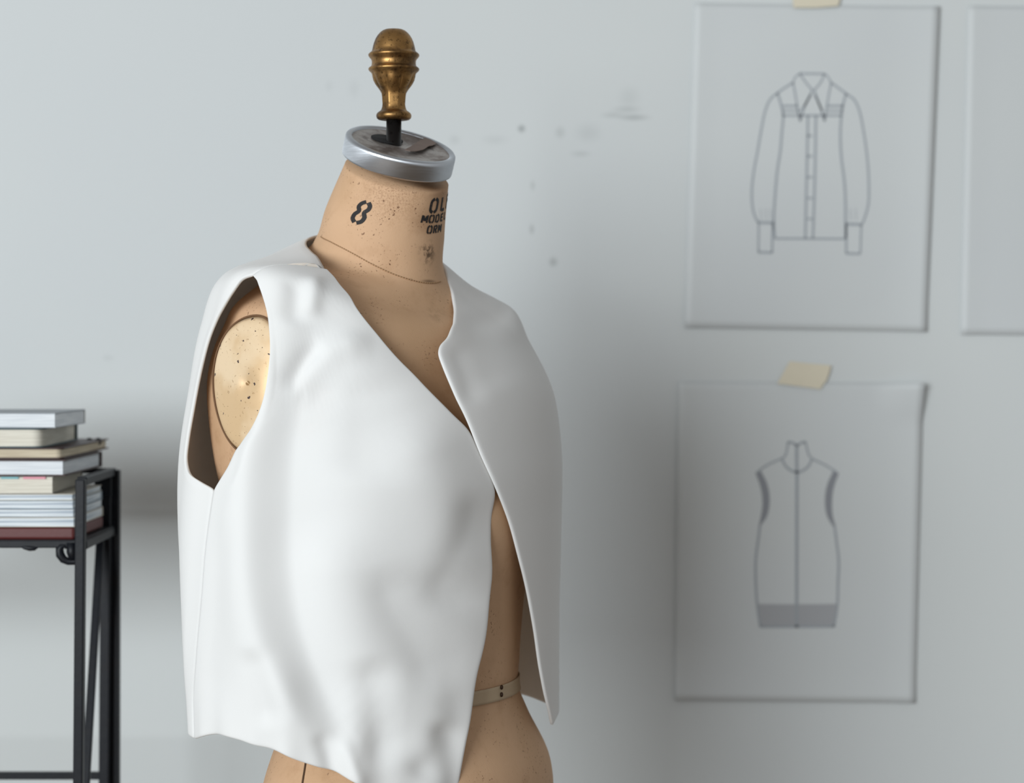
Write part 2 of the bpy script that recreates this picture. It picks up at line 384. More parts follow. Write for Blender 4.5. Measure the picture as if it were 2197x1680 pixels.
# pole and finial
steel = Mat('blackened_steel', srgb(58, 56, 56), .42, .85); steel.mix(steel.ramp(steel.noise(150, 4), .5, .66), srgb(34, 32, 33)); steel.bump(steel.noise(240, 3), .3, .0005)
zz = lambda zy: ZC+(HY-(30+zy/5.6))/2294.0
MB().lathe([(.62, .0071), (zz(1262), .0071)], (OX, OY), 32).build('pole', steel, form, True)
bronze = Mat('worn_bronze', srgb(164, 126, 78), .38, .95)
bronze.mix(bronze.ramp(bronze.noise(45, 5, .6), .42, .66), srgb(98, 74, 48)); bronze.mix(bronze.mul(bronze.ramp(bronze.noise(320, 3, .7), .56, .66), .7), srgb(64, 46, 28))
bronze.rough(bronze.noise(80, 4), .28, .52); bronze.bump(bronze.noise(260, 3), .25, .0004)
pr = [(1276,60),(1276,150),(1270,185),(1255,204),(1235,211),(1215,211),(1195,202),(1178,182),(1165,162),(1150,152),(1120,148),(1085,146),(1040,149),(990,153),(955,156),(935,160),(915,170),(895,183),(870,200),(840,220),(800,240),(760,252),(725,262),(705,273),(690,292),(676,303),(664,306),(652,301),(642,288),(630,272),(615,267),(590,264),(565,266),(545,274),(525,292),(510,303),(497,307),(484,303),(470,288),(458,272),(445,262),(420,257),(380,248),(340,236),(300,220),(260,196),(225,166),(202,136),(190,110),(185,80),(184,1)]
prf = [(zz(a), b/12846.0) for a, b in pr]
zA, zB, zC_, zD = zz(1155), zz(925), zz(905), zz(715)
def facet(a, i, z):
    k = 1.0
    if zA < z < zB:
        m = math.pi/4; t = ((a+.35) % m)-m/2; s_ = min(1, (z-zA)/.004, (zB-z)/.003); k = 1-s_*(1-math.cos(m/2)/math.cos(t))*.9
    if zC_-.003 < z < zD:
        x = abs(math.cos(4*(a+.35+math.pi/8))); h = (z-zC_)/(zD-zC_); s_ = max(0, min(1, (h+.1)*4, (1-h)*3)); k = 1+s_*(x**.6-.75)*.11
    return k
MB().lathe(prf, (OX, OY), 128, facet).build('finial', bronze, form, True)
MB().lathe([(.03, .22), (.045, .20), (.055, .05), (.08, .03), (.62, .022), (.80, .018)], (OX, OY), 40, ).build('stand', steel, form, True)
MB().lathe([(0, .22), (.012, .235), (.03, .22)], (OX, OY), 40).build('base', steel, form, True)
MB().lathe([(.775, .06), (.80, .10), (.81, .10)], (OX, OY), 40).build('bottom_plate', steel, form, True)

# arm plates
brass = Mat('worn_brass_plate', srgb(244, 218, 182), .40, .28)
brass.mix(brass.mul(brass.ramp(brass.noise(14, 4), .42, .6), .5), srgb(206, 166, 112))
brass.mix(brass.ramp(brass.noise(150, 2, .5), .70, .705), srgb(84, 70, 66)); brass.mix(brass.mul(brass.ramp(brass.noise(380, 3), .64, .7), .6), srgb(150, 110, 66))
brass.rough(brass.noise(60, 4), .34, .50); brass.bump(brass.noise(7, 2), .35, .010); brass.bump(brass.noise(90, 3), .12, .0006)
steeld = Mat('plate_edge', srgb(112, 82, 56), .8)
def arm_plate(sgn, centre, name='arm_plate'):
    # egg shaped plate, domed, dimple at the screw
    c = np.array(centre); nr, nt = 16, 96
    U = W3(np.array(1.), np.array(0.), np.array(0.))-W3(np.array(0.), np.array(0.), np.array(0.)); Vv = W3(np.array(0.), np.array(1.), np.array(0.))-W3(np.array(0.), np.array(0.), np.array(0.))
    tilt = .05; out = U*sgn + np.array([0, 0, tilt]); out /= np.linalg.norm(out); up = np.array([0, 0, 1.])-out*out[2]; up /= np.linalg.norm(up)
    fr = np.cross(up, out); fr = fr if fr.dot(Vv) > 0 else -fr
    v = []; f = []
    for i in range(nr+1):
        r = i/nr
        for k in range(nt):
            t = 2*math.pi*k/nt; x = (.050 if math.cos(t) < 0 else .037)*math.cos(t)*(1+.10*math.sin(t)); y = .059*math.sin(t); y = y if y > 0 else y*1.06
            x *= r; y *= r; h = .007*(1-r*r)-.0042*math.exp(-((x*x+y*y)/(.0085**2)))
            h += .0010*math.sin(x*70+1)*math.cos(y*55)
            h -= .0030*max(0, r-.93)/.07
            v.append(c+fr*x+up*y+out*h)
    for i in range(nr):
        for k in range(nt): f.append((i*nt+k, i*nt+(k+1) % nt, (i+1)*nt+(k+1) % nt, (i+1)*nt+k))
    pl_ = obj(name, v, f, brass, form)
    s2 = pl_.modifiers.new('thick', 'SOLIDIFY'); s2.thickness = .0015; s2.offset = -1
    e = MB(); ring = []
    for k in range(nt):
        t = 2*math.pi*k/nt; x = (.0506 if math.cos(t) < 0 else .0376)*math.cos(t)*(1+.10*math.sin(t)); y = .0596*math.sin(t); y = y if y > 0 else y*1.06
        ring.append(Vector(tuple(c+fr*x+up*y-out*.0022)))
    e.tube(ring, .0009, 6, closed=True); e.build('plate_rim', steeld, pl_, True)
    sc = MB(); cv_ = Vector(tuple(c+out*.0028)); FR, UP, OU = Vector(tuple(fr)), Vector(tuple(up)), Vector(tuple(out)); n_ = 32
    # screw head in two halves with the slot between them
    sd_ = (FR*.83-UP*.56).normalized(); sn_ = OU.cross(sd_)
    for sg in (-1, 1):
        base = []
        for k in range(17):
            t = math.pi*k/16; x = math.cos(t)*.0044; y = .0005+math.sin(t)*.0039
            base.append(cv_+sd_*x+sn_*(y*sg))
        top = [q+OU*.0012 for q in base]; m2 = len(base)
        sc.add(base+top, [tuple(range(m2)), tuple(m2+k for k in range(m2))]+[(k, (k+1) % m2, m2+(k+1) % m2, m2+k) for k in range(m2)])
    bevel(sc.build('screw', brassd, pl_), .0003, 2)
    return pl_
brassd = Mat('screw_brass', srgb(164, 130, 88), .45, .4)
arm_plate(-1, W3(np.array(-.1695), np.array(-.016), np.array(1.3205)))
arm_plate(1, W3(np.array(.1695), np.array(-.016), np.array(1.3205)))

# ------------------------------------------------------------------ the vest
vest = empty('vest', (OX, OY, 1.0), 'white sleeveless cropped vest hanging open on the dress form', 'vest')
cloth = Mat('white_wool', srgb(242, 243, 243), .85, spec=.15)
cloth.b.inputs['Sheen Weight'].default_value = .12; cloth.b.inputs['Sheen Roughness'].default_value = .5
cloth.bump(cloth.noise(1400, 2), .18, .0003); cloth.bump(cloth.noise(26, 3, .5), .10, .002)
lining = Mat('bounce_tinted_lining', srgb(236, 228, 218), .8, spec=.2)  # inner face; ivory tint stands in for warm bounce off the canvas
for m_, c_ in ((cloth, srgb(250, 250, 250)), (lining, srgb(250, 238, 224))):      # thin cloth lets some light through
    tr_ = m_.n.new('ShaderNodeBsdfTranslucent'); tr_.inputs['Color'].default_value = c_
    mx_ = m_.n.new('ShaderNodeMixShader'); mx_.inputs[0].default_value = .16
    m_.l.new(m_.b.outputs[0], mx_.inputs[1]); m_.l.new(tr_.outputs[0], mx_.inputs[2]); m_.l.new(mx_.outputs[0], m_.n['Material Output'].inputs['Surface'])
#            w     cv     A     Bf    Bb    n    z      zs     zf     zb     tu   tv
VEST = Loft([
 [-1.0,-.005, .196, .136, .150, 2.35, .916, -.004, 0, .006, 0, 0],
 [0.0, -.005, .196, .136, .150, 2.35, 1.006, -.004, 0, .006, 0, 0],
 [1.0, -.008, .197, .138, .155, 2.40, 1.100, 0, 0, 0, 0, 0],
 [2.0, -.010, .197, .142, .161, 2.45, 1.190, 0, 0, 0, 0, 0],
 [2.7, -.010, .193, .143, .160, 2.50, 1.250, 0, 0, 0, 0, 0],
 [3.4, -.008, .185, .132, .154, 2.50, 1.310, 0, 0, 0, 0, 0],
 [4.0, -.006, .180, .105, .141, 2.45, 1.350, .018, 0, .014, -.03, 0],
 [4.4, -.006, .171, .090, .124, 2.35, 1.368, .038, 0, .030, -.06, 0],
 [4.6, -.010, .154, .082, .110, 2.2, 1.378, .036, 0, .042, -.07, 0],
 [4.8, -.014, .114, .073, .088, 2.0, 1.390, .034, 0, .056, -.06, 0],
 [5.0, -.020, .071, .066, .063, 2.0, 1.404, .038, 0, .058, .0, 0],
], .40, True)
H = math.pi/2
# boundaries, read where they are seen and looked up on the cloth surface
def bound(pts, rg): return VEST.find(pts, rg)
neck_near = [(701,575),(722,598),(745,625),(768,658),(790,690),(812,718),(835,745),(862,775),(890,804),(920,834),(950,865),(978,893),(1003,918),(1030,968),(1056,1020),(1062,1050)]
cf_near = [(1060,1110),(1057,1170),(1058,1240),(1053,1310),(1040,1390),(1025,1460),(1012,1540),(1000,1620),(986,1710)]
arm_near = [(540,589),(552,608),(562,635),(572,670),(577,710),(578,750),(575,790),(567,840),(553,885),(535,922),(515,952),(485,1004),(457,1050)]
seam_near = [(446,1090),(436,1145),(428,1210),(421,1290),(415,1380),(411,1460),(413,1530)]
RG = (-.9, 2.6, -.6, 5.0)
nn = bound(neck_near+cf_near, (-.6, 2.2, -.7, 5.0))
NR = 120; NC = 64
def coons(T, B, L, Rr, ns, nt, kt=3.0, kb=2.0):
    """T,B: (ns,k) left->right; L,R: (nt,k) top->bottom; the edges' own shape dies away quickly inside"""
    s_ = np.linspace(0, 1, ns)[:, None, None]; t_ = np.linspace(0, 1, nt)[None, :, None]
    lin = (1-s_)*L[None]+s_*Rr[None]
    dT = T[:, None]-((1-s_)*T[0]+s_*T[-1]); dB = B[:, None]-((1-s_)*B[0]+s_*B[-1])
    return lin+dT*(1-t_)**kt+dB*t_**kb
def gfold(q, poly, sig, amp, sig2=None):
    """a soft ridge (+) or trough (-) following a polyline; sig on its left, sig2 on its right; fades at both ends"""
    p = resample(poly, 240); x, y = q[..., 0], q[..., 1]
    d2 = (x[..., None]-p[:, 0])**2+(y[..., None]-p[:, 1])**2; i = d2.argmin(-1); d = np.sqrt(d2.min(-1))
    sx = np.sign(x-p[i, 0]); s_ = np.where(sx < 0, sig, sig2 or sig)
    k = i/239.0; fade = np.clip(np.minimum(k, 1-k)*4.0, 0, 1); fade = fade*fade*(3-2*fade)
    return amp*fade*np.exp(-(d/s_)**2/2)
FOLDS_NEAR = [
 ([(700,680),(660,800),(625,940),(616,1100),(622,1230),(645,1350),(690,1460),(745,1570),(800,1690)], 40, -.0165, 95),
 ([(590,760),(555,880),(530,1010),(526,1140),(532,1260),(556,1370),(605,1480),(660,1590),(700,1670)], 42, .0085, 22),
 ([(480,1100),(462,1250),(452,1400),(456,1560)], 20, -0.0029, 26),
 ([(720,600),(680,700),(660,800),(650,900)], 40, -0.0072, 55),
 ([(610,880),(660,800),(730,740),(810,730)], 16, 0.0051, 26),
 ([(600,840),(650,770),(700,730)], 14, -0.0043, 14),
 ([(780,790),(790,900),(780,1050)], 45, -0.0051, 60),
 ([(860,880),(910,1000),(970,1150),(1000,1300)], 60, 0.0072, 60),
 ([(1040,1040),(1010,1140),(970,1230),(930,1330)], 34, -.0060, 60),
 ([(820,1200),(850,1300),(910,1400),(950,1500)], 34, -.0042, 60),
 ([(700,1100),(720,1300),(790,1480),(850,1620)], 50, 0.0087, 60),
 ([(790,1400),(810,1520),(850,1650)], 34, -0.0065, 34),
 ([(965,1540),(940,1610),(900,1690)], 22, -0.0058, 26),
 ([(640,590),(632,640),(625,700)], 20, -0.0051, 20), ([(668,585),(672,625),(664,680)], 14, 0.0043, 16),
 ([(540,1380),(560,1470),(580,1570)], 18, -0.0043, 22),
 ([(680,1570),(700,1620),(720,1690)], 12, -0.0043, 14), ([(735,1580),(752,1640),(775,1700)], 11, 0.0043, 12),
]
def panel(name, dom, folds, off=0.0, extra=None, label=None, fix=''):
    ns, nt = dom.shape[:2]; A, Wt = dom[..., 0], dom[..., 1]
    p = VEST(A, Wt, off); nrm_ = VEST.normal(A, Wt)
    cen = W3(np.zeros_like(A), np.zeros_like(A)-.01, p[..., 2]); sg = np.sign(((p-cen)*nrm_).sum(-1).mean()); nrm_ = nrm_*sg
    q = proj(p); d = np.zeros(A.shape)
    for poly, s1, amp, s2 in folds: d += gfold(q, poly, s1, amp, s2)
    if extra is not None: d += extra(A, Wt, q)
    fe = np.clip(np.arange(ns)/5.0, 0, 1)[:, None] if 'l' in fix else 1.0
    if 'r' in fix: fe = fe*np.clip((ns-1-np.arange(ns))/5.0, 0, 1)[:, None]
    ft = np.clip(np.arange(nt)/6.0, 0, 1)[None, :]; d = d*fe*ft
    p = p+nrm_*d[..., None]
    f = [(i*nt+k, (i+1)*nt+k, (i+1)*nt+k+1, i*nt+k+1) for i in range(ns-1) for k in range(nt-1)]
    o = obj(name, p.reshape(-1, 3), f, [cloth, lining], vest, recalc=False)
    # outward orientation
    me = o.data; bm = bmesh.new(); bm.from_mesh(me); bm.normal_update(); bm.faces.ensure_lookup_table()
    fm = bm.faces[len(bm.faces)//2]; cw = o.matrix_basis  # local coordinates suffice: compare with local centre
    loc = Vector(o.location)+Vector(vest.location); tot = 0
    for fz in list(bm.faces)[::37]:
        wp = fz.calc_center_median()+loc; tot += fz.normal.dot(Vector((wp.x-OX, wp.y-OY, 0)))
    if tot < 0: bmesh.ops.reverse_faces(bm, faces=bm.faces)
    bm.to_mesh(me); bm.free(); me.polygons.foreach_set('use_smooth', [True]*len(me.polygons))
    sd_ = o.modifiers.new('thick', 'SOLIDIFY'); sd_.thickness = .0034; sd_.offset = -1; sd_.material_offset = 1; sd_.material_offset_rim = 0
    ss = o.modifiers.new('round', 'SUBSURF'); ss.levels = 1; ss.render_levels = 1
    if label: tag(o, label)
    return o
def dense(aw, n): return resample(aw, n)
# near front
LA = bound(arm_near, (.9, 2.5, 1.8, 4.75)); LS = bound(seam_near, (1.2, 2.2, -.3, 2.7)); print('LS', np.round(LS, 2).tolist())
# keep the side seam monotone on the surface
LS[:, 1] = np.linspace(LA[-1, 1]-.35, 0, len(LS))
NA = 56
def dense2(a, b): return np.vstack([dense(a, NA), dense(np.vstack([a[-1:], b]), NR-NA+1)[1:]])
L1 = dense2(LA, LS); R1 = dense(nn, NR)
sh_near = bound([(540,589),(566,578),(591,571),(645,572),(701,575)], (.9, 2.6, 4.0, 5.0)); 
lin_ = lambda a, b, n: np.array(a)[None]*(1-np.linspace(0, 1, n)[:, None])+np.array(b)[None]*np.linspace(0, 1, n)[:, None]
seamc = lambda n: dense(np.array([L1[0], (1.555, 4.51), (1.45, 4.625), (1.29, 4.70), R1[0]]), n)
T1 = seamc(NC); 
hem_px = [(480,1579),(549,1602),(598,1613),(652,1638),(713,1657),(762,1680),(860,1706),(930,1714)]
HB = bound(hem_px, (.1, 2.4, -.8, .8)); B1 = dense(np.vstack([L1[-1:], HB, R1[-1:]]), NC)
dom1 = coons(T1, B1, L1, R1, NC, NR)
def hemwave(A, Wt, q): return np.exp(-np.clip(Wt, 0, 9)*3.2)*(.0022*np.sin(A*17)+.0012*np.sin(A*31+1))
panel('front_panel', dom1, FOLDS_NEAR, extra=hemwave, fix='l')
# back: near armhole edge, back neck, far armhole edge
NB2 = 110
back_arm = [(4.40+.0, 1.72),]
arm_back = [(524,594),(503,620),(482,652),(463,684),(450,712),(434,768),(420,830),(408,895),(399,950),(396,985),(402,1010),(425,1030)]
LBf = bound(arm_back, (1.2, 2.24, 2.3, 4.8)); print('LBf', np.round(LBf, 2).tolist())
LB_arm = np.vstack([L1[:1], LBf, LA[-1:]])
i_split = int(round(NR*.0))
LB = dense2(LB_arm, LS)
FA = 2*math.pi
RB_arm = np.array([(FA-L1[0,0], L1[0,1]), (FA-1.95, 4.42), (FA-2.10, 4.1), (FA-2.22, 3.7), (FA-2.28, 3.3), (FA-2.2, 2.8), (FA-1.86, 2.45)])
RS_ = np.array([(FA-1.8, 1.8), (FA-1.75, 1.0), (FA-1.7, 0)])
RB = dense2(RB_arm, RS_)
mir = lambda q: (FA-q[0], q[1])
NBK = np.array([(1.27, 4.83), (1.50, 4.915), (1.85, 4.985), (2.2, 5.0)])
TB = np.vstack([seamc(26), dense(np.vstack([R1[:1], NBK, np.array([(2.65, 5.0), (math.pi, 5.0), (FA-1.8, 5.0), (FA-1.32, 5.0)])]), NB2-50)[1:-1], lin_((FA-1.32, 5.0), mir(L1[0]), 26)])
BB = dense(np.vstack([L1[-1:], [(2.7, 0), (math.pi, 0), (3.8, 0)], RB[-1:]]), NB2)
domB = coons(TB, BB, LB, RB, NB2, NR, 20.0)
def backw(A, Wt, q): return .003*np.sin(A*7)*np.exp(-((Wt-.8)/1.6)**2)+.0015*np.sin(A*13+Wt)
panel('back_panel', domB, [], extra=backw, fix='lr')
# far front
neck_far = [(950,566),(958,590),(966,620),(971,650),(972,676),(966,706),(952,732),(938,748),(934,762)]
cf_far = [(942,786),(968,845),(1000,915),(1030,985),(1055,1040),(1085,1112),(1107,1185),(1128,1265),(1145,1350),(1158,1440),(1170,1500),(1187,1556)]
NF = bound(neck_far+cf_far, (-.78, .9, -.6, 5.0))
print('NF', np.round(NF, 2).tolist()); print('nn', np.round(nn, 2).tolist()); print('LA', np.round(LA, 2).tolist())
NF = np.vstack([[(-1.32, 5.0)], NF[2:]]); LF = dense(NF, NR)
RF = dense2(np.array([(-L1[0,0], L1[0,1]), (-1.35, 4.2), (-1.28, 3.6), (-1.35, 3.0), (-1.86, 2.45)]), RS_-np.array([FA, 0]))
TF = lin_(LF[0], RF[0], NC); BF = dense(np.vstack([LF[-1:], (LF[-1:]+RF[-1:])/2, RF[-1:]]), NC)
domF = coons(TF, BF, LF, RF, NC, NR)
def farw(A, Wt, q):
    d = .0045*np.clip(A+.55, 0, 1.0)/1.0*1.5        # lies over the near front where they meet
    return d+.0014*np.sin(A*11)*np.exp(-Wt)
FAR_FOLDS = [([(965,740),(990,800),(1010,880)], 14, -.0022, 20), ([(1010,660),(1030,740),(1060,850)], 30, -.0025, 40)]
panel('front_panel', domF, FAR_FOLDS, off=.0, extra=farw, fix='r')

# ------------------------------------------------------------------ papers on the wall
paper = Mat('tracing_paper', srgb(203, 207, 208), .55, spec=.3)
paper.b.inputs['Alpha'].default_value = 1.0
paper.mix(paper.mul(paper.ramp(paper.noise(4, 3), .4, .7), .3), srgb(197, 201, 205))
line_m = Mat('pencil_line', srgb(158, 164, 170), .8); fill_m = Mat('grey_knit_fill', srgb(142, 145, 151), .85)
fill_m.bump(fill_m.noise(500, 2, stretch=(1, 1, .05)), .3, .0004)
tapeb = Mat('masking_tape', srgb(216, 208, 188), .7); tapeb.mix(tapeb.mul(tapeb.noise(40, 4), .5), srgb(204, 196, 174)); tapeb.bump(tapeb.noise(120, 3), .2, .0005)
def sheet(corners, label, lift, curl=None):
    """corners tl,tr,br,bl as seen on the wall; lift(s,t) gives the distance off the wall in metres"""
    ns, nt = 33, 41; pts_ = []
    tl, tr, br, bl = [np.array(c, float) for c in corners]
    for i in range(ns):
        for k in range(nt):
            s_, t_ = i/(ns-1), k/(nt-1); q = (1-s_)*(1-t_)*tl+s_*(1-t_)*tr+s_*t_*br+(1-s_)*t_*bl
            D = WY-.0006; p = P(q[0], q[1], D); pts_.append((p.x, WY-.0006-lift(s_, t_), p.z))
    f = [(i*nt+k, (i+1)*nt+k, (i+1)*nt+k+1, i*nt+k+1) for i in range(ns-1) for k in range(nt-1)]
    c = P(*(tl+tr)/2, WY); root = empty('paper_sheet', (c.x, WY, c.z), label, 'drawing', 'tracing paper sheets on the wall')
    o = obj('paper', pts_, f, paper, root); sd_ = o.modifiers.new('thick', 'SOLIDIFY'); sd_.thickness = .0003; sd_.offset = 0
    return root, o
def lift_a(s_, t_): return .0008+.0035*max(0, s_-.80)**2/.04*(1-.3*t_)+.0012*max(0, .10-s_)/.1+.0012*max(0, t_-.92)/.08
def lift_b(s_, t_): return .0008+.0022*max(0, s_-.84)**2/.0256+.013*max(0, s_-.82)/.18*max(0, .12-t_)/.12+.0012*max(0, .10-s_)/.1+.0012*max(0, t_-.92)/.08
def lift_c(s_, t_): return .0008+.0012*max(0, .10-s_)/.1+.0012*max(0, t_-.92)/.08
sh1, p1 = sheet([(1489,6),(2014,14),(1986,712),(1468,703)], 'tracing paper sheet with pencil drawing of a long-sleeved collared shirt', lift_a)
sh2, p2 = sheet([(1454,818),(1979,820),(1962,1508),(1447,1503)], 'tracing paper sheet with drawing of a sleeveless zip top, lower on the wall', lift_b)
sh3, p3 = sheet([(2076,12),(2600,18),(2590,722),(2060,718)], 'blank-looking paper sheet cut off by the right edge of the photo', lift_c)
del sh3['group']; del sh1['group']; del sh2['group']
def lift_at(o_lift, corners, px, py):
    tl, tr, br, bl = corners; s_ = (px-bl[0])/(br[0]-bl[0]); t_ = (py-tl[1])/(bl[1]-tl[1]); return o_lift(min(1, max(0, s_)), min(1, max(0, t_)))
C1 = [(1489,6),(2014,14),(1986,712),(1468,703)]; C2 = [(1454,818),(1979,820),(1962,1508),(1447,1503)]
def stroke(mb, pts_, wd, lf, C, n=24, smooth=True, dz=.0004):
    p = resample(pts_, n) if smooth else np.array([np.array(a)*(1-t)+np.array(b)*t for a, b in zip(pts_[:-1], pts_[1:]) for t in np.linspace(0, 1, 8)])
    t = np.gradient(p, axis=0); t /= np.linalg.norm(t, axis=1, keepdims=True)+1e-9; nn_ = np.stack([-t[:, 1], t[:, 0]], 1)
    V = []
    for q in list(p+nn_*wd/2)+list(p-nn_*wd/2):
        w_ = P(q[0], q[1], WY-.0006); V.append((w_.x, WY-.0006-lift_at(lf, C, q[0], q[1])-dz, w_.z))
    m = len(p); mb.add(V, [(i, i+1, m+i+1, m+i) for i in range(m-1)])
def L_(mb, pts_, wd, lf, C): stroke(mb, pts_, wd, lf, C, smooth=False)
# shirt: zoom coordinates (4x from 1580,140)
Z1 = lambda pts_: [(1580+x/4, 140+y/4) for x, y in pts_]
mb = MB(); A_ = (lift_a, C1)
for pts_, wd, sm in [
 ([(540,72),(755,75)], 4.5, 0), ([(540,72),(600,155),(650,215)], 4, 1), ([(755,75),(720,150),(665,215)], 4, 1),
 ([(535,75),(500,110),(485,150)], 3.5, 1), ([(760,75),(790,110),(812,150)], 3.5, 1),
 ([(485,150),(505,260),(525,380),(545,480)], 4, 1), ([(545,480),(590,340),(650,215)], 4, 1), ([(545,400),(600,320),(640,250)], 3.5, 1),
 ([(812,150),(790,260),(770,380),(755,480)], 4, 1), ([(755,480),(715,350),(665,215)], 4, 1), ([(740,400),(700,320),(668,250)], 3.5, 1),
 ([(485,150),(420,190),(350,240),(290,290),(250,380),(215,540),(180,740),(150,900),(132,1060),(135,1200),(150,1280),(185,1350)], 4.5, 1),
 ([(812,150),(880,200),(940,245),(1010,295),(1050,380),(1085,540),(1115,740),(1130,900),(1135,1060),(1130,1200),(1110,1280),(1080,1360)], 4.5, 1),
 ([(350,240),(380,330),(400,430),(390,560),(375,740),(350,900),(335,1060),(325,1200),(320,1340),(328,1485)], 5, 1),
 ([(940,245),(915,330),(900,430),(890,600),(900,800),(925,1000),(935,1200),(935,1340),(935,1485)], 5, 1),
 ([(395,350),(520,350)], 5, 0), ([(395,390),(530,392)], 4, 0), ([(395,432),(900,432)], 4.5, 0), ([(780,350),(915,350)], 5, 0), ([(775,392),(910,392)], 4, 0),
 ([(612,435),(605,800),(598,1100),(590,1485)], 5, 1), ([(680,435),(675,800),(668,1100),(655,1485)], 5, 1),
 ([(328,1487),(935,1490)], 4.5, 0),
 ([(180,1350),(318,1353)], 6, 0), ([(190,1360),(188,1605)], 4, 0), ([(310,1360),(305,1605)], 4.5, 0), ([(185,1605),(310,1608)], 5, 0),
 ([(935,1362),(1080,1368)], 6, 0), ([(943,1370),(940,1612)], 4.5, 0), ([(1070,1370),(1062,1615)], 4, 0), ([(938,1615),(1062,1618)], 5, 0)]:
    (stroke if sm else L_)(mb, Z1(pts_), wd, *A_)
for y in (605, 780, 960, 1140, 1318): L_(mb, Z1([(608, y), (650, y+2)]), 4.5, *A_)
for x in (205, 250, 290, 975, 1020): L_(mb, Z1([(x, 1230), (x+8, 1330)]), 1.2, *A_)
mb.build('drawing', line_m, p1); p1.children[0]['label'] = 'thin pencil outline of a shirt with pointed collar and cuffs'
# vest drawing: zoom coordinates (3.735x from 1580,920)
Z2 = lambda pts_: [(1580+x/3.735, 920+y/3.735) for x, y in pts_]
mb = MB(); A_ = (lift_b, C2)
for pts_, wd, sm in [
 ([(412,105),(450,112),(482,130),(515,115),(552,103)], 5.5, 1), ([(412,105),(405,160),(385,220),(358,240)], 4, 1), ([(552,103),(565,160),(580,210),(605,240)], 4, 1),
 ([(358,240),(275,275),(200,320),(165,350)], 4, 1), ([(605,240),(700,285),(800,345)], 4, 1), ([(365,245),(395,300),(440,335),(482,348),(530,335),(575,300),(602,248)], 5, 1),
 ([(482,130),(483,350)], 6.5, 0), ([(484,350),(482,1590)], 6.5, 0),
 ([(187,780),(175,880),(155,1040),(155,1240),(165,1400),(178,1500),(190,1585)], 5, 1), ([(785,780),(800,900),(818,1050),(812,1250),(808,1400),(795,1500),(780,1585)], 5, 1),
 ([(190,1585),(785,1583)], 5.5, 0)]:
    (stroke if sm else L_)(mb, Z2(pts_), wd, *A_)
mb.build('drawing', line_m, p2)
mb = MB()
def filled(a, b):
    V = []; n = 20; A1, B1_ = resample(Z2(a), n), resample(Z2(b), n)
    for q in list(A1)+list(B1_): w_ = P(q[0], q[1], WY-.0006); V.append((w_.x, WY-.0006-lift_at(lift_b, C2, *q)-.0003, w_.z))
    mb.add(V, [(i, i+1, n+i+1, n+i) for i in range(n-1)])
filled([(150,350),(190,460),(208,600),(195,700),(178,780)], [(195,335),(245,440),(265,600),(240,710),(190,780)])
mb.build('armhole_shading', fill_m, p2); mb = MB()
filled([(820,355),(780,470),(765,600),(772,700),(795,785)], [(775,335),(725,450),(708,590),(725,700),(770,780)])
mb.build('armhole_shading', fill_m, p2)
mb = MB(); filled([(165,1402),(480,1405),(805,1402)], [(190,1580),(480,1582),(785,1580)])
lf_m = Mat('light_knit_fill', srgb(166, 168, 172), .85); mb.build('hem_band_shading', lf_m, p2)
def tape_piece(pts_, label, lift):
    mb = MB(); V = [P(x, y, WY-.003) for x, y in pts_]; m = len(V)
    V = [Vector((v.x, WY-.0032-lift*(1 if i > 1 else .3), v.z)) for i, v in enumerate(V)]; V2 = [v+Vector((0, .0006, 0)) for v in V]
    mb.add(V+V2, [tuple(range(m)), tuple(range(m, 2*m))]+[(k, (k+1) % m, m+(k+1) % m, m+k) for k in range(m)])
    return tag(mb.build('masking_tape', tapeb), label, 'tape')
tape_piece([(1700,-8),(1805,-12),(1798,13),(1750,17),(1702,17)], 'scrap of cream masking tape at the top edge of the photo, over the shirt drawing', .002)
tape_piece([(1694,775),(1738,780),(1783,784),(1778,803),(1772,818),(1766,825),(1760,835),(1716,829),(1667,823)], 'torn cream masking tape holding the sleeveless top drawing', .0015)

# ------------------------------------------------------------------ shelf
iron = Mat('black_painted_iron', srgb(15, 18, 25), .45, 0, .25); iron.mix(iron.mul(iron.ramp(iron.noise(60, 4), .5, .7), .5), srgb(24, 22, 24)); iron.bump(iron.noise(140, 3), .2, .0008)
D0, D1 = 1.995, 2.19
def X_(px, D): return (px-CX)/F*D
def Z_(py, D): return ZC-(py-HY)/F*D
XF = X_(174, D0); XB = X_(247, D1); XL = XF-.62
shelf = empty('iron_shelf', (XF-.3, (D0+D1)/2, 0), 'black iron folding shelf rack holding the stack of books', 'shelf')
def part(name, a, b, wx, wy, mat=iron, bv=.0012): return bevel(MB().bar(a, b, wx, wy).build(name, mat, shelf), bv)
zt = Z_(1028, D0)
for x_, lean in ((XF, -.006), (XL, .006)):
    part('leg', (x_+lean*1.6, D0, 0), (x_, D0, zt), .0095, .012)
xb0 = X_(226, D1); 
for dx in (0, -.62):
    part('leg', (XB+dx-.0015, D1, 0), (XB+dx, D1, Z_(1008, D1)), .0105, .012)
    part('leg', (xb0+dx-.004, D1-.014, 0), (xb0+dx+.004, D1-.014, Z_(1022, D1)), .0110, .010)
    part('side_rail', (XF+dx, D0+.004, Z_(1033, D0)), (XB+dx-.004, D1, Z_(1012, D1)), .010, .0085)
    part('side_rail', (XF+dx, D0+.004, Z_(1171, D0)), (XB+dx-.004, D1, Z_(1139, D1)), .010, .0085)
    part('brace', (X_(227, D1)+dx, D1-.03, Z_(1160, D1-.03)), (XF+dx-.006, D0+.008, Z_(2000, D0+.008)), .0085, .006)
    part('hinge_plate', (XB+dx-.009, D1-.021, Z_(1020, D1)), (XB+dx-.009, D1-.021, Z_(1062, D1)), .019, .003)
part('front_rail', (XL, D0+.006, Z_(1168, D0)), (XF, D0+.006, Z_(1168, D0)), .008, .007)
